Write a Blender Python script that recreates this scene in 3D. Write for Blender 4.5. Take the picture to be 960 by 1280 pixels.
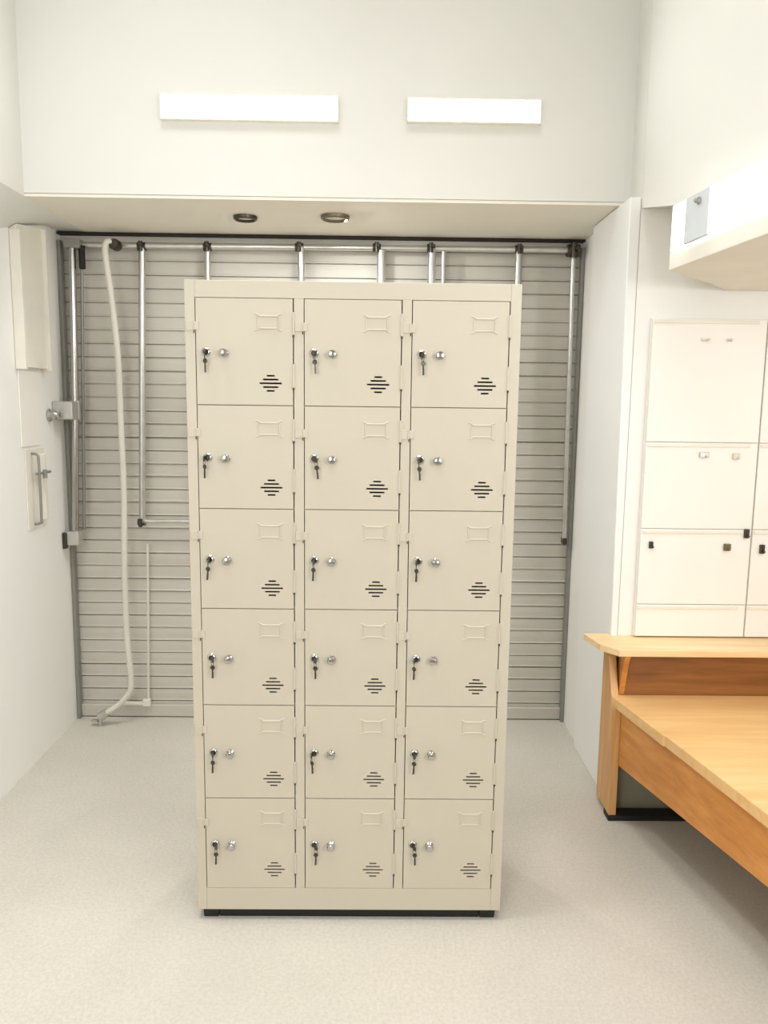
import bpy, bmesh, math, random
from mathutils import Vector, Matrix
random.seed(7)
for o in list(bpy.data.objects): bpy.data.objects.remove(o)
S = bpy.context.scene
COL = S.collection
PI = math.pi

# ---------------------------------------------------------------- camera
def make_camera():
    f, pit, rol, h, yaw = 973.12, .1392, .0125, 1.5304, .0128
    C, Sn, cp, sp = math.cos(yaw), math.sin(yaw), math.cos(pit), math.sin(pit)
    r0 = Vector((C, -Sn, 0)); f0 = Vector((Sn*cp, C*cp, -sp)); u0 = Vector((Sn*sp, C*sp, cp))
    c, s = math.cos(rol), math.sin(rol)
    r = c*r0 + s*u0; u = -s*r0 + c*u0
    cam = bpy.data.cameras.new('camera'); o = bpy.data.objects.new('camera', cam); COL.objects.link(o)
    m = Matrix((r, u, -f0)).transposed().to_4x4(); m.translation = Vector((0, 0, h))
    o.matrix_world = m
    cam.sensor_fit = 'VERTICAL'; cam.sensor_height = 36; cam.lens = f*36/1280
    cam.clip_start = .02
    S.camera = o
make_camera()

# ---------------------------------------------------------------- world, lights, exposure
w = bpy.data.worlds.new('world'); S.world = w; w.use_nodes = True
w.node_tree.nodes['Background'].inputs[0].default_value = (1, .97, .92, 1)
w.node_tree.nodes['Background'].inputs[1].default_value = .6
S.view_settings.view_transform = 'Standard'; S.view_settings.look = 'None'
S.view_settings.gamma = 1; S.view_settings.use_curve_mapping = False
S.view_settings.exposure = 0.0
def area(name, loc, target, sx, sy, power, color=(1, .97, .92), spread=PI):
    l = bpy.data.lights.new(name, 'AREA'); l.shape = 'RECTANGLE'; l.size = sx; l.size_y = sy
    l.energy = power; l.color = color; l.spread = spread
    o = bpy.data.objects.new(name, l); COL.objects.link(o); o.location = loc
    d = Vector(target)-Vector(loc); o.rotation_euler = d.to_track_quat('-Z', 'Y').to_euler()
    return o
WHITE = (1, 1, 1)
area('ceiling_lamp_left', (-.80, 1.9, 4.1), (-.75, 1.95, 0), .6, .8, 12.5, WHITE, math.radians(95))
area('ceiling_lamp_right', (.40, 1.9, 4.1), (.40, 1.95, 0), .6, .8, 7, WHITE, math.radians(95))
area('ceiling_lamp_rear', (0, .2, 4.1), (0, .4, 0), 1.4, .8, 11, WHITE, math.radians(110))
area('niche_fill', (1.9, 1.9, 1.9), (1.8, 2.7, .7), .9, .3, 5.5, WHITE)  # added fill, brightens the bench wood and the cupboard
area('fill_left', (-1.1, -.9, 2.0), (.9, 3.0, 1.1), 1.0, 1.6, 18, WHITE, math.radians(120))  # added fill behind the camera, aimed across at the right pier
area('fill_right', (1.9, -1.1, 1.9), (-1.4, 3.1, 1.0), 1.4, 1.6, 27, WHITE, math.radians(120))  # added fill from the other side, aimed at the left wall

# ---------------------------------------------------------------- materials
def s2l(c): return tuple(((x/255)/12.92 if x/255 <= .04045 else ((x/255+.055)/1.055)**2.4) for x in c)
def mat(name, rgb, rough=.6, metal=0, var=.04, scale=6, bump=0, bscale=80, coat=0, emit=0, ecol=None, spec=.5):
    m = bpy.data.materials.new(name); m.use_nodes = True
    nt = m.node_tree; b = nt.nodes['Principled BSDF']
    c = s2l(rgb)
    tc = nt.nodes.new('ShaderNodeTexCoord'); no = nt.nodes.new('ShaderNodeTexNoise')
    no.inputs['Scale'].default_value = scale; no.inputs['Detail'].default_value = 4
    nt.links.new(tc.outputs['Object'], no.inputs['Vector'])
    cr = nt.nodes.new('ShaderNodeValToRGB'); cr.color_ramp.elements[0].position = .3; cr.color_ramp.elements[1].position = .7
    cr.color_ramp.elements[0].color = tuple(x*(1-var) for x in c)+(1,)
    cr.color_ramp.elements[1].color = tuple(min(1, x*(1+var)) for x in c)+(1,)
    nt.links.new(no.outputs['Fac'], cr.inputs['Fac']); nt.links.new(cr.outputs['Color'], b.inputs['Base Color'])
    b.inputs['Roughness'].default_value = rough; b.inputs['Metallic'].default_value = metal
    b.inputs['Specular IOR Level'].default_value = spec
    b.inputs['Coat Weight'].default_value = coat
    if bump:
        n2 = nt.nodes.new('ShaderNodeTexNoise'); n2.inputs['Scale'].default_value = bscale; n2.inputs['Detail'].default_value = 3
        nt.links.new(tc.outputs['Object'], n2.inputs['Vector'])
        bp = nt.nodes.new('ShaderNodeBump'); bp.inputs['Strength'].default_value = bump; bp.inputs['Distance'].default_value = .01
        nt.links.new(n2.outputs['Fac'], bp.inputs['Height']); nt.links.new(bp.outputs['Normal'], b.inputs['Normal'])
    if emit:
        b.inputs['Emission Color'].default_value = s2l(ecol or rgb)+(1,); b.inputs['Emission Strength'].default_value = emit
    return m
def wood_mat(name, a, b_, along='X', rough=.38):
    m = bpy.data.materials.new(name); m.use_nodes = True; nt = m.node_tree; b = nt.nodes['Principled BSDF']
    tc = nt.nodes.new('ShaderNodeTexCoord'); mp = nt.nodes.new('ShaderNodeMapping')
    sc = {'X': (1.2, 14, 14), 'Y': (14, 1.2, 14), 'Z': (14, 14, 1.2)}[along]
    mp.inputs['Scale'].default_value = sc
    nt.links.new(tc.outputs['Object'], mp.inputs['Vector'])
    n1 = nt.nodes.new('ShaderNodeTexNoise'); n1.inputs['Scale'].default_value = 1.6; n1.inputs['Detail'].default_value = 8; n1.inputs['Distortion'].default_value = .6
    nt.links.new(mp.outputs['Vector'], n1.inputs['Vector'])
    n2 = nt.nodes.new('ShaderNodeTexNoise'); n2.inputs['Scale'].default_value = 9; n2.inputs['Detail'].default_value = 6
    nt.links.new(mp.outputs['Vector'], n2.inputs['Vector'])
    mx = nt.nodes.new('ShaderNodeMath'); mx.operation = 'MULTIPLY_ADD'; mx.inputs[1].default_value = .3
    nt.links.new(n2.outputs['Fac'], mx.inputs[0]); nt.links.new(n1.outputs['Fac'], mx.inputs[2])
    cr = nt.nodes.new('ShaderNodeValToRGB'); e = cr.color_ramp.elements
    e[0].position = .42; e[0].color = s2l(a)+(1,); e[1].position = .85; e[1].color = s2l(b_)+(1,)
    nt.links.new(mx.outputs[0], cr.inputs['Fac']); nt.links.new(cr.outputs['Color'], b.inputs['Base Color'])
    b.inputs['Roughness'].default_value = rough
    bp = nt.nodes.new('ShaderNodeBump'); bp.inputs['Strength'].default_value = .06; bp.inputs['Distance'].default_value = .004
    nt.links.new(mx.outputs[0], bp.inputs['Height']); nt.links.new(bp.outputs['Normal'], b.inputs['Normal'])
    return m
def floor_mat():
    m = bpy.data.materials.new('speckled_floor'); m.use_nodes = True; nt = m.node_tree; b = nt.nodes['Principled BSDF']
    tc = nt.nodes.new('ShaderNodeTexCoord')
    def noise(s, d, r=.6):
        n = nt.nodes.new('ShaderNodeTexNoise'); n.inputs['Scale'].default_value = s; n.inputs['Detail'].default_value = d
        n.inputs['Roughness'].default_value = r
        nt.links.new(tc.outputs['Object'], n.inputs['Vector']); return n
    n1, n2 = noise(1.7, 5), noise(95, 4, .8)
    c1 = nt.nodes.new('ShaderNodeValToRGB'); e = c1.color_ramp.elements
    e[0].position = .3; e[1].position = .7; e[0].color = s2l((202, 197, 186))+(1,); e[1].color = s2l((212, 207, 196))+(1,)
    nt.links.new(n1.outputs['Fac'], c1.inputs['Fac'])
    c2 = nt.nodes.new('ShaderNodeValToRGB'); e = c2.color_ramp.elements
    e[0].position = .36; e[1].position = .62; e[0].color = (.88, .87, .86, 1); e[1].color = (1.03, 1.03, 1.03, 1)
    nt.links.new(n2.outputs['Fac'], c2.inputs['Fac'])
    mx = nt.nodes.new('ShaderNodeMix'); mx.data_type = 'RGBA'; mx.blend_type = 'MULTIPLY'; mx.inputs['Factor'].default_value = 1
    nt.links.new(c1.outputs['Color'], mx.inputs['A']); nt.links.new(c2.outputs['Color'], mx.inputs['B'])
    nt.links.new(mx.outputs['Result'], b.inputs['Base Color'])
    b.inputs['Roughness'].default_value = .62
    bp = nt.nodes.new('ShaderNodeBump'); bp.inputs['Strength'].default_value = .06; bp.inputs['Distance'].default_value = .004
    nt.links.new(n2.outputs['Fac'], bp.inputs['Height']); nt.links.new(bp.outputs['Normal'], b.inputs['Normal'])
    return m
M = dict(
    wall=mat('painted_wall', (247, 246, 242), .75, var=.015, scale=2.5, bump=.05, bscale=60),
    upper=mat('upper_wall_toned_down', (229, 228, 222), .8, var=.015, scale=2.5),  # wall colour greyed to offset the strong lamp light up there
    wallcool=mat('glossy_white_panel', (246, 247, 244), .45, var=.015, scale=2),
    soffit=mat('painted_soffit', (244, 238, 224), .8, var=.015, scale=2),
    floor=floor_mat(),
    ceil=mat('ceiling_paint', (240, 238, 230), .9, var=.01),
    shutter=mat('shutter_paint', (206, 202, 192), .55, 0, var=.04, scale=3, spec=.4),
    dark=mat('dark_gap', (40, 34, 26), .8),
    guide=mat('guide_steel', (150, 149, 142), .4, .4),
    locker=mat('cream_powder_coat', (197, 189, 171), .45, var=.015, scale=3, bump=.03, bscale=150),
    lockin=mat('locker_interior', (150, 140, 120), .7),
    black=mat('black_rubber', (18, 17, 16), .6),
    chrome=mat('chrome', (190, 189, 186), .18, 1),
    darkmetal=mat('dark_metal', (84, 80, 72), .35, .9),
    steel=mat('galvanised_steel', (206, 206, 202), .3, .85, var=.08, scale=20),
    hose=mat('white_plastic_hose', (225, 222, 210), .4),
    plastic=mat('white_plastic', (238, 234, 222), .5),
    cab=mat('white_cabinet_paint', (248, 245, 238), .5, var=.01),
    lamp=mat('lit_diffuser', (255, 255, 252), .5, emit=24),
    lampside=mat('lit_box_diffuser', (255, 255, 252), .5, emit=7),
    bench_shade=mat('bench_shade_olive', (150, 146, 128), .7),  # olive tone stands in for the shade under the bench
    greyplate=mat('pale_grey_plate', (205, 210, 214), .45),
    lens=mat('frosted_lens', (222, 218, 205), .3),
    bronze=mat('dull_bronze', (120, 112, 92), .4, .7),
    seat=wood_mat('lit_oak', (232, 184, 120), (244, 204, 144), 'X'),  # oak colour lightened for the brightly lit seat top
    ledge=wood_mat('lit_oak_ledge', (238, 198, 140), (250, 224, 178), 'X'),  # same oak, lighter still for the highlight on the ledge
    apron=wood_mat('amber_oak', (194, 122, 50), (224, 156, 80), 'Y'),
    back=wood_mat('shaded_oak', (120, 74, 32), (160, 104, 52), 'X'),  # same oak with the shade below the ledge put into its colour
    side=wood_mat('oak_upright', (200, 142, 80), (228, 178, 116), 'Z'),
)

# ---------------------------------------------------------------- helpers
def box(bm, x0, x1, y0, y1, z0, z1):
    v = [bm.verts.new(p) for p in ((x0,y0,z0),(x1,y0,z0),(x1,y1,z0),(x0,y1,z0),(x0,y0,z1),(x1,y0,z1),(x1,y1,z1),(x0,y1,z1))]
    for f in ((0,3,2,1),(4,5,6,7),(0,1,5,4),(1,2,6,5),(2,3,7,6),(3,0,4,7)): bm.faces.new([v[i] for i in f])
def prism(bm, pts, z0, z1):
    """pts: xy outline; z0/z1 numbers or lists"""
    n = len(pts); a = z0 if isinstance(z0, (list, tuple)) else [z0]*n; b = z1 if isinstance(z1, (list, tuple)) else [z1]*n
    lo = [bm.verts.new((p[0], p[1], a[i])) for i, p in enumerate(pts)]
    hi = [bm.verts.new((p[0], p[1], b[i])) for i, p in enumerate(pts)]
    bm.faces.new(lo[::-1]); bm.faces.new(hi)
    for i in range(n): j = (i+1) % n; bm.faces.new((lo[i], lo[j], hi[j], hi[i]))
def xprism(bm, pts, x0, x1):
    """pts: yz outline extruded along x"""
    lo = [bm.verts.new((x0, p[0], p[1])) for p in pts]; hi = [bm.verts.new((x1, p[0], p[1])) for p in pts]
    n = len(pts); bm.faces.new(lo[::-1]); bm.faces.new(hi)
    for i in range(n): j = (i+1) % n; bm.faces.new((lo[i], lo[j], hi[j], hi[i]))
def tube(bm, pts, r, seg=12, cap=True):
    pts = [Vector(p) for p in pts]; rings = []; n = len(pts)
    rs = r if isinstance(r, (list, tuple)) else [r]*n
    ref = None
    for i, p in enumerate(pts):
        t = (pts[min(i+1, n-1)]-pts[max(i-1, 0)]).normalized()
        if ref is None: ref = Vector((0, 0, 1)) if abs(t.z) < .9 else Vector((1, 0, 0))
        a = (ref - t*ref.dot(t)).normalized(); b = t.cross(a); ref = a
        rings.append([bm.verts.new(p + rs[i]*(math.cos(2*PI*k/seg)*a + math.sin(2*PI*k/seg)*b)) for k in range(seg)])
    for q in range(n-1):
        for k in range(seg): bm.faces.new((rings[q][k], rings[q][(k+1) % seg], rings[q+1][(k+1) % seg], rings[q+1][k]))
    if cap: bm.faces.new(rings[0][::-1]); bm.faces.new(rings[-1])
def lathe(bm, prof, origin, axis, seg=24):
    """prof: list of (radius, height along axis)"""
    ax = Vector(axis).normalized(); ref = Vector((0, 0, 1)) if abs(ax.z) < .9 else Vector((1, 0, 0))
    a = (ref-ax*ref.dot(ax)).normalized(); b = ax.cross(a); o = Vector(origin); rings = []
    for r, hh in prof:
        if r < 1e-6: rings.append([bm.verts.new(o+ax*hh)])
        else: rings.append([bm.verts.new(o+ax*hh+r*(math.cos(2*PI*k/seg)*a+math.sin(2*PI*k/seg)*b)) for k in range(seg)])
    for q in range(len(rings)-1):
        A, B = rings[q], rings[q+1]
        for k in range(seg):
            k2 = (k+1) % seg
            if len(A) == 1 and len(B) == 1: continue
            if len(A) == 1: bm.faces.new((A[0], B[k2], B[k]))
            elif len(B) == 1: bm.faces.new((A[k], A[k2], B[0]))
            else: bm.faces.new((A[k], A[k2], B[k2], B[k]))
def torus(bm, c, R, r, axis, seg=20, s2=8):
    ax = Vector(axis).normalized(); ref = Vector((0, 0, 1)) if abs(ax.z) < .9 else Vector((1, 0, 0))
    a = (ref-ax*ref.dot(ax)).normalized(); b = ax.cross(a); c = Vector(c); rr = []
    for i in range(seg):
        d = math.cos(2*PI*i/seg)*a+math.sin(2*PI*i/seg)*b
        rr.append([bm.verts.new(c+d*(R+r*math.cos(2*PI*k/s2))+ax*r*math.sin(2*PI*k/s2)) for k in range(s2)])
    for i in range(seg):
        for k in range(s2):
            bm.faces.new((rr[i][k], rr[(i+1) % seg][k], rr[(i+1) % seg][(k+1) % s2], rr[i][(k+1) % s2]))
def smooth_path(pts, sub=6):
    P = [Vector(p) for p in pts]; out = []
    for i in range(len(P)-1):
        p0, p1, p2, p3 = P[max(i-1, 0)], P[i], P[i+1], P[min(i+2, len(P)-1)]
        for k in range(sub):
            t = k/sub
            out.append(.5*((2*p1)+(-p0+p2)*t+(2*p0-5*p1+4*p2-p3)*t*t+(-p0+3*p1-3*p2+p3)*t**3))
    out.append(P[-1]); return out
def NB(): return bmesh.new()
WL = {}
def obj(name, bm, m, parent=None, bevel=0, smooth=False, seg=2):
    bmesh.ops.recalc_face_normals(bm, faces=bm.faces)
    off = WL.get(parent.name, Vector()) if parent else Vector()
    if parent and off.length: bmesh.ops.translate(bm, verts=bm.verts, vec=-off)
    me = bpy.data.meshes.new(name); bm.to_mesh(me); bm.free()
    if smooth:
        me.polygons.foreach_set('use_smooth', [True]*len(me.polygons))
        me.set_sharp_from_angle(angle=math.radians(38))
    me.materials.append(m)
    o = bpy.data.objects.new(name, me); COL.objects.link(o)
    if parent: o.parent = parent
    WL[o.name] = off.copy()
    if bevel:
        b = o.modifiers.new('bevel', 'BEVEL'); b.width = bevel; b.segments = seg; b.limit_method = 'ANGLE'; b.angle_limit = math.radians(40)
    return o
def thing(name, label, cat, loc=(0, 0, 0), group=None):
    o = bpy.data.objects.new(name, None); o.empty_display_size = .05; COL.objects.link(o); o.location = loc
    o['label'] = label; o['category'] = cat
    if group: o['group'] = group
    WL[o.name] = Vector(loc); return o
def tag(o, label, cat, group=None):
    o['label'] = label; o['category'] = cat
    if group: o['group'] = group
    return o
def struct(name, bm, m, label, bevel=0, parent=None):
    o = obj(name, bm, m, parent, bevel)
    if not parent: o['kind'] = 'structure'; o['label'] = label
    return o

# ---------------------------------------------------------------- room shell
XL, XR, YS, YF, YN, ZC = -1.425, .935, 3.65, 3.0, 2.87, 4.2
YB, XE, ZS = -2.6, 2.7, 2.265
bm = NB(); box(bm, -1.9, XE+.1, YB-.1, 4.0, -.1, 0)
struct('floor', bm, M['floor'], 'pale grey-beige speckled floor of the whole room')
bm = NB(); box(bm, -1.9, XE+.1, YB-.1, 4.0, ZC, ZC+.1)
struct('ceiling', bm, M['ceil'], 'white ceiling high above the locker')
# left wall with the sloping underside of its bulkhead
bm = NB(); box(bm, -1.6, XL, YB, 4.0, 0, ZC)
struct('wall_left', bm, M['wall'], 'cream painted wall left of the roller shutter')
bm = NB()
def wall_edge(y):
    t = max(0, min(1, (y-2.7)/(3.52-2.7))); return 2.08+.19*(t*t*(3-2*t)*.35+t*.65)
ys = [YB, 1.5]+[2.7+i*.02 for i in range(42)]+[YS]
for i in range(len(ys)-1):
    prism(bm, [(XL, ys[i]), (-1.295, ys[i]), (-1.295, ys[i+1]), (XL, ys[i+1])], [wall_edge(ys[i]), ZS, ZS, wall_edge(ys[i+1])], ZC)
bmesh.ops.remove_doubles(bm, verts=bm.verts, dist=1e-5)
struct('trim_1', bm, M['upper'], 'white bulkhead running along the top of the left wall')
# back wall above the opening, with the soffit underneath
bm = NB(); box(bm, -1.295, XR+.0, YF, 4.0, ZS+.012, ZC)
struct('wall_back', bm, M['upper'], 'white upper wall carrying the two lit strips', 0)
bm = NB(); box(bm, -1.295, XR, YF+.003, YS+.02, ZS, ZS+.011)
struct('trim_2', bm, M['soffit'], 'beige soffit with two round downlights over the roller shutter')
# right wall: solid pier beside the shutter, niche wall behind the bench
bm = NB(); box(bm, XR, XE, YN, 4.0, 0, 2.2655)
struct('wall_right', bm, M['wall'], 'white pier right of the roller shutter and wall behind the bench')
bm = NB(); box(bm, XR, XE, YN, 4.0, 2.2655, ZC)
struct('trim_5', bm, M['upper'], 'white upper corner wall over the pier at the right')
bm = NB(); prism(bm, [(XR-.020, YN-.001), (XR-.001, YN-.001), (XR-.001, 3.34), (XR-.020, 3.34)], 0, 2.262)
for v in bm.verts:
    if v.co.z > 1 and v.co.x < XR-.01: v.co.x -= .022
struct('trim_3', bm, M['wallcool'], 'cool white panel covering the pier beside the bench', .004)
bm = NB()
prism(bm, [(.9352, YN-.001), (.943, 2.46), (.953, 1.1), (XE, 1.1), (XE, YN-.001)], [2.225, 2.14, 2.14, 2.14, 2.225], ZC)
struct('trim_4', bm, M['upper'], 'white bulkhead over the bench niche at the right')
bm = NB(); box(bm, XE, XE+.1, YB, YN, 0, ZC)
struct('wall_far_right', bm, M['wall'], 'white wall at the far right beyond the bench')
bm = NB(); box(bm, -1.6, XE, YB-.1, YB, 0, ZC)
struct('wall_front', bm, M['wall'], 'white wall behind the camera')

# roller shutter
bm = NB()
pitch = .0605; z = .075; prof = [(YS, .02), (YS, z)]
k = 0
while z < 2.262:
    g = .005
    dp = random.choice((.006, .009, .012)); lp = random.choice((.001, .002, .005)); g = random.choice((.003, .004, .006))
    prof += [(YS+dp, z+.0006), (YS+dp, z+g), (YS-lp, z+g+.001), (YS-lp, z+g+.005), (YS+.0005, z+g+.008), (YS, min(z+pitch*.6, 2.27)), (YS+.001, min(z+pitch, 2.275))]
    z += pitch + (.0 if k % 5 else .002); k += 1
prof = [(a, min(b, 2.28)) for a, b in prof]
lo = [bm.verts.new((-1.45, a, b)) for a, b in prof]; hi = [bm.verts.new((.97, a, b)) for a, b in prof]
for i in range(len(prof)-1):
    bm.faces.new((lo[i], hi[i], hi[i+1], lo[i+1]))
door = struct('door_1', bm, M['shutter'], 'grey-beige horizontal slatted roller shutter closing the opening')
bm = NB(); box(bm, -1.42, .93, YS-.02, YS-.003, .004, .062); obj('bottom_bar', bm, M['shutter'], door, .003)
bm = NB(); box(bm, -1.42, .93, YS-.012, YS+.01, .0, .012); obj('rubber_seal', bm, M['dark'], door)
bm = NB(); box(bm, -1.42, .93, YS-.05, YS-.005, 2.256, ZS-.001); obj('header_slot', bm, M['dark'], door)
for x0, x1 in ((-1.424, -1.408), (.918, .934)):
    bm = NB(); box(bm, x0, x1, YS-.045, YS-.008, 0, 2.23); obj('guide_rail', bm, M['guide'], door, .002)

# ---------------------------------------------------------------- locker
LX, LY, LW, LD, LH, LB = -.5112, 2.1348, .9, .38, 1.848, .0326
root = thing('locker', 'tall cream metal locker with eighteen small keyed doors in three columns', 'locker', (LX+LW/2, LY, 0))
DX = [.027, .3175, .607]; DW = .264; DZ0 = .102; DP = .2835; DT = DZ0+6*DP
def locker_body():
    bm = NB(); t = .002
    yF = LY; yB = LY+LD
    box(bm, LX, LX+.0015, yF+.002, yB, LB, LH); box(bm, LX+LW-.0015, LX+LW, yF+.002, yB, LB, LH)
    box(bm, LX, LX+LW, yB-.0015, yB, LB, LH); box(bm, LX, LX+LW, yF+.002, yB, LH-.0015, LH)
    box(bm, LX, LX+LW, yF+.002, yB, LB, LB+.0015)
    return obj('body', bm, M['locker'], root)
locker_body()
bm = NB()
yF = LY; d = .02
box(bm, LX, LX+DX[0], yF, yF+d, LB, LH)
box(bm, LX+DX[0]+DW, LX+DX[1], yF, yF+d, DZ0, DT)
box(bm, LX+DX[1]+DW, LX+DX[2], yF, yF+d, DZ0, DT)
box(bm, LX+DX[2]+DW, LX+LW, yF, yF+d, LB, LH)
box(bm, LX+DX[0], LX+DX[2]+DW, yF, yF+d, DT, LH)
box(bm, LX+DX[0], LX+DX[2]+DW, yF, yF+d, LB, DZ0)
obj('front_frame', bm, M['locker'], root, .0012)
bm = NB()
for i in range(1, 6):
    box(bm, LX+.003, LX+LW-.003, yF+.006, yF+LD-.004, DZ0+i*DP-.006, DZ0+i*DP+.006)
box(bm, LX+.003, LX+LW-.003, yF+.021, yF+LD-.004, DZ0-.004, DZ0)
for a, b in ((DX[0]+DW, DX[1]), (DX[1]+DW, DX[2])):
    box(bm, LX+a+.010, LX+b-.010, yF+.022, yF+LD-.004, DZ0, DT)
obj('inner_shelves', bm, M['lockin'], root)
for sx in (LX+.012, LX+LW-.012-.05):
    for sy in (LY+.012, LY+LD-.06):
        bm = NB(); prism(bm, [(sx, sy), (sx+.05, sy), (sx+.05, sy+.045), (sx, sy+.045)], 0, LB+.001)
        for v in bm.verts:
            if v.co.z < .01: v.co.x += (.003 if v.co.x < sx+.02 else -.003)
        o = obj('foot', bm, M['black'], root, .003); o['label'] = 'black rubber foot'
bm = NB(); box(bm, LX+.062, LX+LW-.062, LY+.016, LY+.36, 0.0, LB-.001); o = obj('base_block', bm, M['black'], root); o['label'] = 'black block under the locker between its feet'  # solid black block closing the gap below the body
# door, local: x 0..DW to the right, z 0..DP up, face at y=0 (towards -y)
def holed_panel(bm, x0, x1, z0, z1, holes, y0, y1):
    xs = sorted({x0, x1} | {h[0] for h in holes} | {h[1] for h in holes}); zs = sorted({z0, z1} | {h[2] for h in holes} | {h[3] for h in holes})
    V = {}
    def vt(i, j, y):
        if (i, j, y) not in V: V[(i, j, y)] = bm.verts.new((xs[i], y, zs[j]))
        return V[(i, j, y)]
    def solid(i, j):
        if i < 0 or j < 0 or i >= len(xs)-1 or j >= len(zs)-1: return False
        cx, cz = (xs[i]+xs[i+1])/2, (zs[j]+zs[j+1])/2
        return not any(h[0] < cx < h[1] and h[2] < cz < h[3] for h in holes)
    for i in range(len(xs)-1):
        for j in range(len(zs)-1):
            if not solid(i, j): continue
            bm.faces.new((vt(i, j, y0), vt(i+1, j, y0), vt(i+1, j+1, y0), vt(i, j+1, y0)))
            bm.faces.new((vt(i, j, y1), vt(i, j+1, y1), vt(i+1, j+1, y1), vt(i+1, j, y1)))
            for di, dj, e in ((-1, 0, ((i, j), (i, j+1))), (1, 0, ((i+1, j+1), (i+1, j))), (0, -1, ((i+1, j), (i, j))), (0, 1, ((i, j+1), (i+1, j+1)))):
                if not solid(i+di, j+dj):
                    (a, b), (c, dd) = e
                    bm.faces.new((vt(a, b, y0), vt(c, dd, y0), vt(c, dd, y1), vt(a, b, y1)))
def make_door():
    bm = NB(); g = .0013
    uc, vc = .201, DP-.224; holes = []
    for k, wd in enumerate((.021, .041, .060, .041, .021)):
        zc = vc+(2-k)*.0101; holes.append((uc-wd/2, uc+wd/2, zc-.0023, zc+.0023))
    holed_panel(bm, .0022, DW-.0028, g, DP-g, holes, 0, .004)
    door = obj('door', bm, M['locker']); door.parent = root
    P = door
    WL[P.name] = Vector()
    # embossed label holder: raised rims with flared corners
    bm = NB(); r = .0028; cx, cz, a, b = .196, DP-.063, .024, .016
    tube(bm, [(cx-a, -.0002, cz+b), (cx+a, -.0002, cz+b)], r, 8); tube(bm, [(cx-a, -.0002, cz-b), (cx+a, -.0002, cz-b)], r, 8)
    tube(bm, [(cx-a-.006, 0, cz-b), (cx-a-.006, 0, cz+b)], r*.6, 8); tube(bm, [(cx+a+.004, -.0002, cz-b), (cx+a+.004, -.0002, cz+b)], r*.9, 8)
    for sx in (-1, 1):
        for sz in (-1, 1):
            tube(bm, [(cx+sx*(a-.001), 0, cz+sz*b), (cx+sx*(a+.008), 0, cz+sz*(b+.006)), (cx+sx*(a+.014), 0, cz+sz*(b+.006))], [r*.9, r*.8, r*.4], 8)
    obj('label_holder', bm, M['locker'], P, smooth=True)
    # cam lock
    bm = NB(); lx, lz = .028, DP-.143
    lathe(bm, [(0.0125, 0), (.0125, -.002), (.0105, -.0045), (.0078, -.0055), (.0062, -.0035)], (lx, 0, lz), (0, 1, 0)); 
    lk = obj('lock', bm, M['chrome'], P, smooth=True); lk['label'] = 'chrome cam lock'
    bm = NB(); lathe(bm, [(.0064, -.0034), (.0062, -.0046), (.0, -.0046)], (lx, 0, lz), (0, 1, 0))
    box(bm, lx-.0012, lx+.0012, -.008, -.0046, lz-.006, lz+.006)
    o = obj('lock_core', bm, M['darkmetal'], P); 
    # key: bow at the lock, ring, spare key hanging
    bm = NB()
    box(bm, -.0018, .0018, -.016, -.0047, -.005, .005)
    lathe(bm, [(0, -.0016), (.0075, -.0016), (.0085, -.0006), (.0085, .0006), (.0075, .0016), (0, .0016)], (0, -.019, -.001), (1, .35, 0), 16)
    torus(bm, (.000, -.019, -.011), .0085, .0008, (1, .3, 0))
    lathe(bm, [(0, -.0012), (.0062, -.0012), (.0068, 0), (.0062, .0012), (0, .0012)], (.001, -.018, -.024), (.3, 1, 0), 14)
    prism(bm, [(-.0012, -.019), (.0032, -.0195), (.0034, -.0175), (-.001, -.017)], -.055, -.026)
    for q in range(3): box(bm, .003, .0044, -.0192, -.0175, -.053+q*.006, -.050+q*.006)
    ky = obj('key', bm, M['darkmetal'], P, smooth=True); ky.location = (lx, 0, lz); ky['label'] = 'pair of small dark keys hanging in the lock'
    # round knob
    bm = NB(); kx, kz = .077, DP-.145
    lathe(bm, [(.0115, 0), (.0115, -.0015), (.0095, -.003), (.006, -.005), (.0055, -.009), (.0085, -.012), (.0112, -.016), (.0112, -.019), (.009, -.0222), (.004, -.0235), (0, -.0236)], (kx, 0, kz), (0, 1, 0))
    kn = obj('knob', bm, M['chrome'], P, smooth=True); kn['label'] = 'small round chrome knob'
    # hasp across the left gap
    bm = NB(); hz = DP-.074
    box(bm, -.0235, -.003, -.0035, -.0003, hz-.0125, hz+.0125); box(bm, -.004, .0105, -.0028, -.0003, hz-.011, hz+.011)
    tube(bm, [(-.0045, -.004, hz-.0125), (-.0045, -.004, hz+.0125)], .0022, 8)
    obj('hasp', bm, M['locker'], P, .0008)
    bm = NB(); box(bm, -.004, -.0015, -.0012, -.0004, hz-.020, hz-.0125); obj('hasp_slot', bm, M['dark'], P)
    # hinges on the right gap
    for z0, z1 in ((DP-.096, DP-.036), (DP-.236, DP-.172)):
        bm = NB(); xx = DW-.001
        tube(bm, [(xx, -.0008, z0), (xx, -.0008, z1)], .0034, 10)
        box(bm, xx-.006, xx+.0055, -.0012, -.0001, z0+.002, z1-.002)
        hg = obj('hinge', bm, M['locker'], P, smooth=True)
    for z0 in (DP-.098, DP-.238):
        bm = NB(); lathe(bm, [(0, -.003), (.0022, -.003), (.0026, 0), (.0022, .003), (0, .003)], (DW-.001, -.003, z0), (0, 0, 1), 10)
        obj('hinge_pin', bm, M['darkmetal'], P)
    return door
def place_door(dr, c, r):
    dr.location = Vector((LX+DX[c], LY, DZ0+(5-r)*DP)) - Vector(root.location)
proto = make_door()
swing = random.Random(3)
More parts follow.
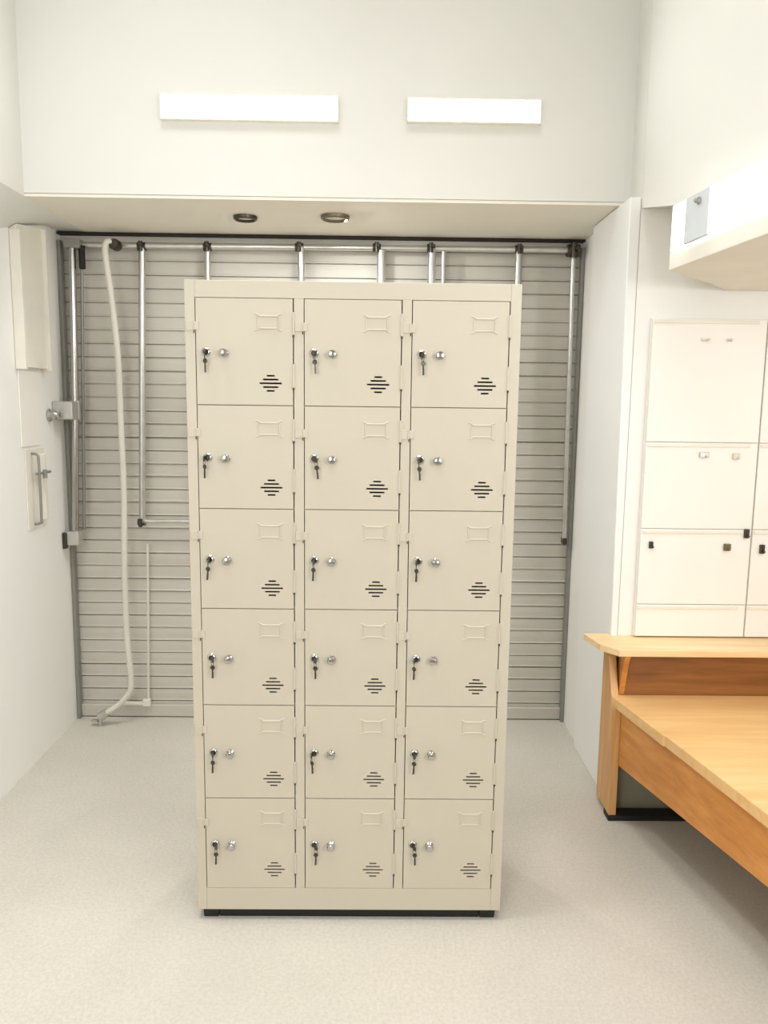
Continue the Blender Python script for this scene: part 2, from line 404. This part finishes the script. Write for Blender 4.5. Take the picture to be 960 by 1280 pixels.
for r in range(6):
    for c in range(3):
        if r == 0 and c == 0: place_door(proto, 0, 0); continue
        dr = proto.copy(); COL.objects.link(dr); dr.parent = root; place_door(dr, c, r)
        for ch in proto.children:
            cc = ch.copy(); COL.objects.link(cc); cc.parent = dr
            if ch.name.startswith('key'): cc.rotation_euler = (0, swing.uniform(-.10, .10), swing.uniform(-.4, .4))

# ---------------------------------------------------------------- wooden bench
BX, BY = 1.3, 2.6
bench = thing('wooden_bench', 'honey-coloured oak bench with raised back ledge and slanted left end', 'bench', (BX, BY, 0))
ex = lambda y: .885+(2.741-y)*.1855      # slanted left edge
YE = 1.25
bm = NB(); prism(bm, [(ex(2.745), 2.745), (ex(2.40), 2.40), (ex(2.395)+.006, 2.395), (ex(YE)+.004, YE), (2.45, YE), (2.45, 2.755), (.9, 2.755)], .432, .47)
obj('seat', bm, M['seat'], bench, .003)
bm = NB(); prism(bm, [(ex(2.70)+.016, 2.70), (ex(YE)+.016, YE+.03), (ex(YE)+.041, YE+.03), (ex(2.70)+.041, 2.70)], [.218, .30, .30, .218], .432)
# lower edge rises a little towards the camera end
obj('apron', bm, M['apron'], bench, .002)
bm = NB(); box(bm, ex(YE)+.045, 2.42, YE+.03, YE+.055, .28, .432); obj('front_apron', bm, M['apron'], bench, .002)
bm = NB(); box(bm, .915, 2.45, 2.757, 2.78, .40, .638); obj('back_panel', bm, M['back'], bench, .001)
bm = NB(); prism(bm, [(.812, 2.896), (.812, 2.885), (.835, 2.756), (.886, 2.686), (2.45, 2.69), (2.45, YN-.002), (.908, YN-.002), (.908, 2.896)], .638, .662)
obj('ledge', bm, M['ledge'], bench, .002)
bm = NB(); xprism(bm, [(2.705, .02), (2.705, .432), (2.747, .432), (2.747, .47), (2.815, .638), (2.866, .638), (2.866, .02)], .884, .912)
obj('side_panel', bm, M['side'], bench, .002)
bm = NB(); xprism(bm, [(2.757, .47), (2.72, .60), (2.70, .638), (2.757, .638)], .914, .934); obj('ledge_bracket', bm, M['apron'], bench, .001)
bm = NB(); box(bm, .882, 2.4, 2.70, 2.76, 0, .02); o = obj('base_rail', bm, M['black'], bench, .002); o['label'] = 'black base rail on the floor'
bm = NB(); box(bm, .93, 2.4, 2.79, 2.80, 0.0, .43); obj('under_bench_shade', bm, M['bench_shade'], bench)  # added board, its dark colour gives the shade below the seat
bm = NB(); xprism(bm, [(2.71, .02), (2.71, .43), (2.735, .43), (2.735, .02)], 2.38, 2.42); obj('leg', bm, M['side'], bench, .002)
for lx in (ex(YE)+.07, 2.36):
    bm = NB(); box(bm, lx, lx+.05, YE+.06, YE+.11, 0, .431); obj('leg', bm, M['side'], bench, .002)

# ---------------------------------------------------------------- white built-in cupboard in the niche
cup = thing('wall_cupboard', 'white built-in cupboard with small latches behind the bench', 'cupboard', (1.6, YN, 0))
CY = 2.852
bm = NB(); box(bm, .990, 2.44, CY+.004, YN-.001, .664, 1.845); obj('body', bm, M['cab'], cup, .002)
rows_ = [(1.842, 1.402), (1.400, 1.081), (1.079, .793), (.791, .668)]
cols_ = [(.992, 1.405), (1.410, 1.816), (1.822, 2.22)]
hw = {(0, 1): [('latch', 1.206, 1.357, .032, .02, 'steel'), ('lock', 1.325, 1.353, .024, .022, 'lens')],
      (0, 2): [('latch', 1.031, 1.02, .014, .026, 'darkmetal'), ('lock', 1.316, 1.014, .024, .026, 'bronze'), ('catch', 1.385, 1.066, .017, .034, 'darkmetal')],
      (1, 2): [('latch', 1.447, 1.008, .017, .034, 'darkmetal')],
      (0, 0): [('latch', 1.183, 1.77, .03, .008, 'lens'), ('lock', 1.27, 1.77, .014, .008, 'lens')]}
for ci, (x0, x1) in enumerate(cols_):
    for ri, (z1, z0) in enumerate(rows_):
        bm = NB(); box(bm, x0, x1, CY-.008, CY+.003, z0, z1)
        dd = obj('door', bm, M['cab'], cup, .0025)
        bm = NB(); box(bm, x0+.004, x1-.03, CY-.012, CY-.0085, z1-.016, z1-.004); obj('pull_lip', bm, M['plastic'], dd, .002)
        for nm, hx, hz, hwid, hh, mm in hw.get((ci, ri), []):
            bm = NB(); box(bm, hx-hwid/2, hx+hwid/2, CY-.019, CY-.0085, hz-hh/2, hz+hh/2)
            lathe(bm, [(.005, 0), (.005, -.006), (.003, -.008), (0, -.008)], (hx+hwid*.2, CY-.019, hz-hh*.25), (0, 1, 0), 12)
            obj(nm, bm, M[mm], dd, .0015)

# ---------------------------------------------------------------- light box over the niche
lb = thing('light_box', 'long white lit box under the bulkhead over the bench niche', 'light', (1.2, 2.3, 1.95))
fx = lambda y: .90+(2.47-y)*.0755
ya, yb = 2.47, 1.15
out = [(fx(ya), ya), (fx(yb), yb), (2.3, yb), (2.3, 2.866), (1.26, 2.866), (1.20, 2.80), (1.13, 2.71), (1.05, 2.63), (.965, 2.545)]
bm = NB(); prism(bm, out, 1.945, 2.135)
obj('casing', bm, M['plastic'], lb, .003)
bm = NB(); prism(bm, [(fx(ya-.015)-.0045, ya-.015), (fx(yb)-.0045, yb+.02), (fx(yb)-.0005, yb+.02), (fx(ya-.015)-.0005, ya-.015)], 2.0, 2.13)
obj('diffuser', bm, M['lampside'], lb)
pl = thing('wall_plate', 'pale grey rectangular plate with a small knob on the lit box', 'plate', (fx(2.28)-.006, 2.28, 2.07))
bm = NB(); prism(bm, [(fx(2.345)-.018, 2.345), (fx(2.205)-.018, 2.205), (fx(2.205)-.0055, 2.205), (fx(2.345)-.0055, 2.345)], 1.998, 2.125); obj('plate', bm, M['greyplate'], pl, .002)
bm = NB(); lathe(bm, [(.011, 0), (.011, .004), (.006, .008), (.007, .012), (.004, .015), (0, .015)], (fx(2.26)-.018, 2.26, 2.10), (-1, 0, 0), 16); obj('knob', bm, M['chrome'], pl, smooth=True)

# ---------------------------------------------------------------- wall strip lights
for (x0, x1, z0, z1, lab) in ((-.781, -.149, 2.538, 2.617, 'longer of the two lit white strips on the upper wall'), (.109, .584, 2.543, 2.617, 'shorter of the two lit white strips on the upper wall')):
    t = thing('strip_light', lab, 'light', ((x0+x1)/2, YF, (z0+z1)/2), 'strip lights on the upper wall')
    bm = NB(); f_ = .006
    for a in ((x0-f_, x1+f_, z1, z1+f_), (x0-f_, x1+f_, z0-f_, z0), (x0-f_, x0, z0, z1), (x1, x1+f_, z0, z1)): box(bm, a[0], a[1], YF-.02, YF-.0005, a[2], a[3])
    obj('frame', bm, M['plastic'], t, .001)
    bm = NB(); box(bm, x0+.0005, x1-.0005, YF-.014, YF-.0008, z0+.0005, z1-.0005); obj('diffuser', bm, M['lamp'], t)

# ---------------------------------------------------------------- soffit downlights
for (x, y, r, lab, mm) in ((-.53, 3.265, .048, 'left round downlight with dark rim in the beige soffit', 'darkmetal'), (-.168, 3.235, .058, 'right round downlight with pale lens in the beige soffit', 'bronze')):
    t = thing('downlight', lab, 'light', (x, y, ZS-.014), 'downlights in the soffit over the shutter')
    bm = NB(); lathe(bm, [(r*.78, 0), (r*.78, -.012), (r*.86, -.016), (r*.97, -.012), (r, -.0005), (r*.78, -.0005)], (x, y, ZS), (0, 0, 1), 32); obj('trim_ring', bm, M[mm], t, smooth=True)
    bm = NB(); lathe(bm, [(0, -.008), (r*.76, -.006), (r*.76, -.001), (0, -.001)], (x, y, ZS), (0, 0, 1), 32); obj('lens', bm, M['lens'], t, smooth=True)
    area('recess_fill', (x, y, ZS-.02), (x+(.6 if x > -.3 else 0), y-.15, 0), .07, .07, 5.5 if x > -.3 else 2.4, WHITE)  # added fill below the unlit fitting to brighten the shutter recess

# ---------------------------------------------------------------- tube rack before the shutter
YT = 3.59
rack = thing('tube_rack', 'galvanised tube rack with several uprights fixed across the roller shutter', 'rack', (-.1, YT, 0))
bm = NB(); tube(bm, [(-1.37, YT, 2.205), (.87, YT, 2.215)], .0135, 14); obj('top_rail', bm, M['steel'], rack, smooth=True)
bm = NB(); tube(bm, [(-1.075, YT, .973), (.64, YT, .985)], .0085, 12); obj('lower_rail', bm, M['steel'], rack, smooth=True)
for x, xb, zt, zb, r in ((-1.040, -1.075, 2.2, .965, .015), (-.751, -.76, 2.2, .98, .014), (-.336, -.336, 2.21, .98, .016), (.02, .02, 2.20, .98, .020), (.245, .245, 2.21, .98, .018), (.297, .297, 2.20, .98, .010), (.632, .632, 2.21, .98, .015)):
    bm = NB(); tube(bm, [(x, YT-.004, zt), (xb, YT-.004, zb)], r, 14); obj('upright', bm, M['steel'], rack, smooth=True)
def clamp(x, z, s=1.0, parent=rack, name='clamp', y=YT-.02, m='darkmetal'):
    bm = NB()
    tube(bm, [(x-.018*s, YT, z), (x+.018*s, YT, z)], .0185*s, 14)
    tube(bm, [(x, y, z-.022*s), (x, y, z+.02*s)], .010*s, 12)
    lathe(bm, [(.009*s, 0), (.009*s, -.012*s), (.006*s, -.016*s), (0, -.016*s)], (x+.006*s, y-.006, z+.004), (0, 1, 0), 6)
    return obj(name, bm, M[m], parent, smooth=True)
for x, z in ((-1.042, 2.203), (-.751, 2.205), (-.345, 2.21), (-.001, 2.213), (.24, 2.214), (.632, 2.215)): clamp(x, z)
clamp(.875, 2.213, 1.5); clamp(-1.08, .968, .9)
bm = NB(); tube(bm, [(.877, YT, 2.2), (.885, YT, 1.4), (.893, YT, .91)], .011, 12); obj('corner_upright', bm, M['steel'], rack, smooth=True)
bm = NB(); box(bm, .884, .902, YT-.02, YT+.03, .885, .915); obj('end_bracket', bm, M['darkmetal'], rack, .003)

# left pole with its wall brackets
pole = thing('wall_pole', 'shiny steel pole with wall brackets at the left shutter edge', 'pole', (-1.365, 3.56, .9))
bm = NB(); tube(bm, [(-1.338, 3.56, 2.20), (-1.352, 3.56, 1.52), (-1.378, 3.56, .90)], .0155, 16); obj('pole', bm, M['chrome'], pole, smooth=True)
bm = NB(); tube(bm, [(-1.305, 3.585, 2.20), (-1.345, 3.585, .93)], .007, 10); obj('cord_tube', bm, M['guide'], pole, smooth=True)
bm = NB(); box(bm, -1.37, -1.30, 3.54, 3.6, 2.185, 2.225); obj('top_bracket', bm, M['guide'], pole, .003)
bm = NB(); tube(bm, [(-1.300, 3.57, 2.10), (-1.300, 3.57, 2.20)], .014, 12); obj('cord_cap', bm, M['black'], pole, .003)
bm = NB(); box(bm, -1.4235, -1.335, 3.475, 3.545, 1.44, 1.52)
tube(bm, [(-1.352, 3.56, 1.438), (-1.352, 3.56, 1.522)], .021, 14); obj('wall_bracket', bm, M['steel'], pole, .004)
bm = NB(); lathe(bm, [(.028, 0), (.028, .006), (.018, .014), (.02, .03), (.012, .038), (0, .038)], (-1.4235, 3.44, 1.46), (1, 0, 0), 18); obj('bracket_knob', bm, M['chrome'], pole, smooth=True)
bm = NB(); box(bm, -1.412, -1.352, 3.53, 3.585, .865, .93); obj('lower_clamp', bm, M['steel'], pole, .004)
bm = NB(); box(bm, -1.4235, -1.405, 3.52, 3.545, .85, .925); obj('clamp_lever', bm, M['darkmetal'], pole, .004)

# hose
hose = thing('flexible_hose', 'white flexible hose hanging down the shutter beside the left pole', 'hose', (-1.25, 3.525, 0))
bm = NB(); tube(bm, smooth_path([(-1.135, 3.510, 2.19), (-1.158, 3.495, 2.205), (-1.172, 3.495, 2.16), (-1.160, 3.515, 1.98), (-1.142, 3.520, 1.72), (-1.138, 3.520, 1.4), (-1.137, 3.525, 1.1), (-1.146, 3.525, .75), (-1.145, 3.525, .45), (-1.133, 3.525, .22), (-1.150, 3.525, .155), (-1.20, 3.525, .10), (-1.268, 3.525, .055)]), .0135, 14)
obj('hose_pipe', bm, M['hose'], hose, smooth=True)
bm = NB(); lathe(bm, [(.0, -.03), (.018, -.03), (.024, -.02), (.024, .02), (.014, .03), (0, .03)], (-1.135, 3.520, 2.195), (0, 1, 0), 18); obj('top_fitting', bm, M['darkmetal'], hose, smooth=True)
bm = NB(); tube(bm, [(-1.25, 3.525, .068), (-1.285, 3.525, .042)], .021, 14); tube(bm, [(-1.285, 3.525, .0), (-1.285, 3.525, .06)], .010, 10); box(bm, -1.325, -1.295, 3.515, 3.535, .02, .03)
obj('tap_fitting', bm, M['steel'], hose, smooth=True)
# thin conduit low on the shutter
cd = thing('thin_conduit', 'thin pale conduit running down the shutter beside the hose', 'pipe', (-1.08, 3.6, .07))
bm = NB(); tube(bm, [(-1.062, 3.612, .86), (-1.08, 3.612, .10)], .006, 10); obj('pipe', bm, M['hose'], cd, smooth=True)
bm = NB(); box(bm, -1.20, -1.105, 3.605, 3.619, .072, .084); box(bm, -1.105, -1.07, 3.598, 3.622, .068, .10); obj('end_clip', bm, M['plastic'], cd, .002)

# ---------------------------------------------------------------- left wall things
tr = thing('cable_trunking', 'boxy cream trunking cover hanging from the bulkhead on the left wall', 'trunking', (XL, 3.3, 1.64))
bm = NB(); prism(bm, [(XL+.001, 3.15), (XL+.028, 3.15), (XL+.028, 3.40), (XL+.001, 3.40)], 1.655, [2.185, 2.2, 2.236, 2.236]); obj('cover', bm, M['plastic'], tr, .002)
for y0, y1 in ((3.145, 3.163), (3.387, 3.405)):
    bm = NB(); box(bm, XL+.001, XL+.042, y0, y1, 1.645, 2.18 if y0 < 3.2 else 2.23); obj('side_flange', bm, M['plastic'], tr, .002)
bm = NB(); box(bm, XL+.0005, XL+.006, 3.155, 3.33, 1.335, 1.643)
tag(obj('wall_panel', bm, M['cab'], None, .002), 'flat pale cover panel under the trunking on the left wall', 'panel')
hd = thing('grab_bar', 'upright slim grey grab bar on a white plate on the left wall', 'grab bar', (XL, 3.28, 1.15))
bm = NB(); box(bm, XL+.0005, XL+.006, 3.18, 3.36, .99, 1.325); obj('back_plate', bm, M['plastic'], hd, .002)
bm = NB(); tube(bm, smooth_path([(XL+.006, 3.235, 1.305), (XL+.03, 3.235, 1.30), (XL+.035, 3.235, 1.26), (XL+.035, 3.235, 1.04), (XL+.03, 3.235, 1.015), (XL+.006, 3.235, 1.01)], 4), .0055, 10); obj('bar', bm, M['guide'], hd, smooth=True)
bm = NB(); box(bm, XL+.0065, XL+.03, 3.30, 3.325, 1.02, 1.30); obj('slide_rail', bm, M['plastic'], hd, .003)
bm = NB(); tube(bm, [(XL+.03, 3.22, 1.222), (XL+.036, 3.34, 1.222)], .006, 10); tube(bm, [(XL+.04, 3.28, 1.20), (XL+.04, 3.28, 1.235)], .009, 10); obj('clip', bm, M['guide'], hd, smooth=True)
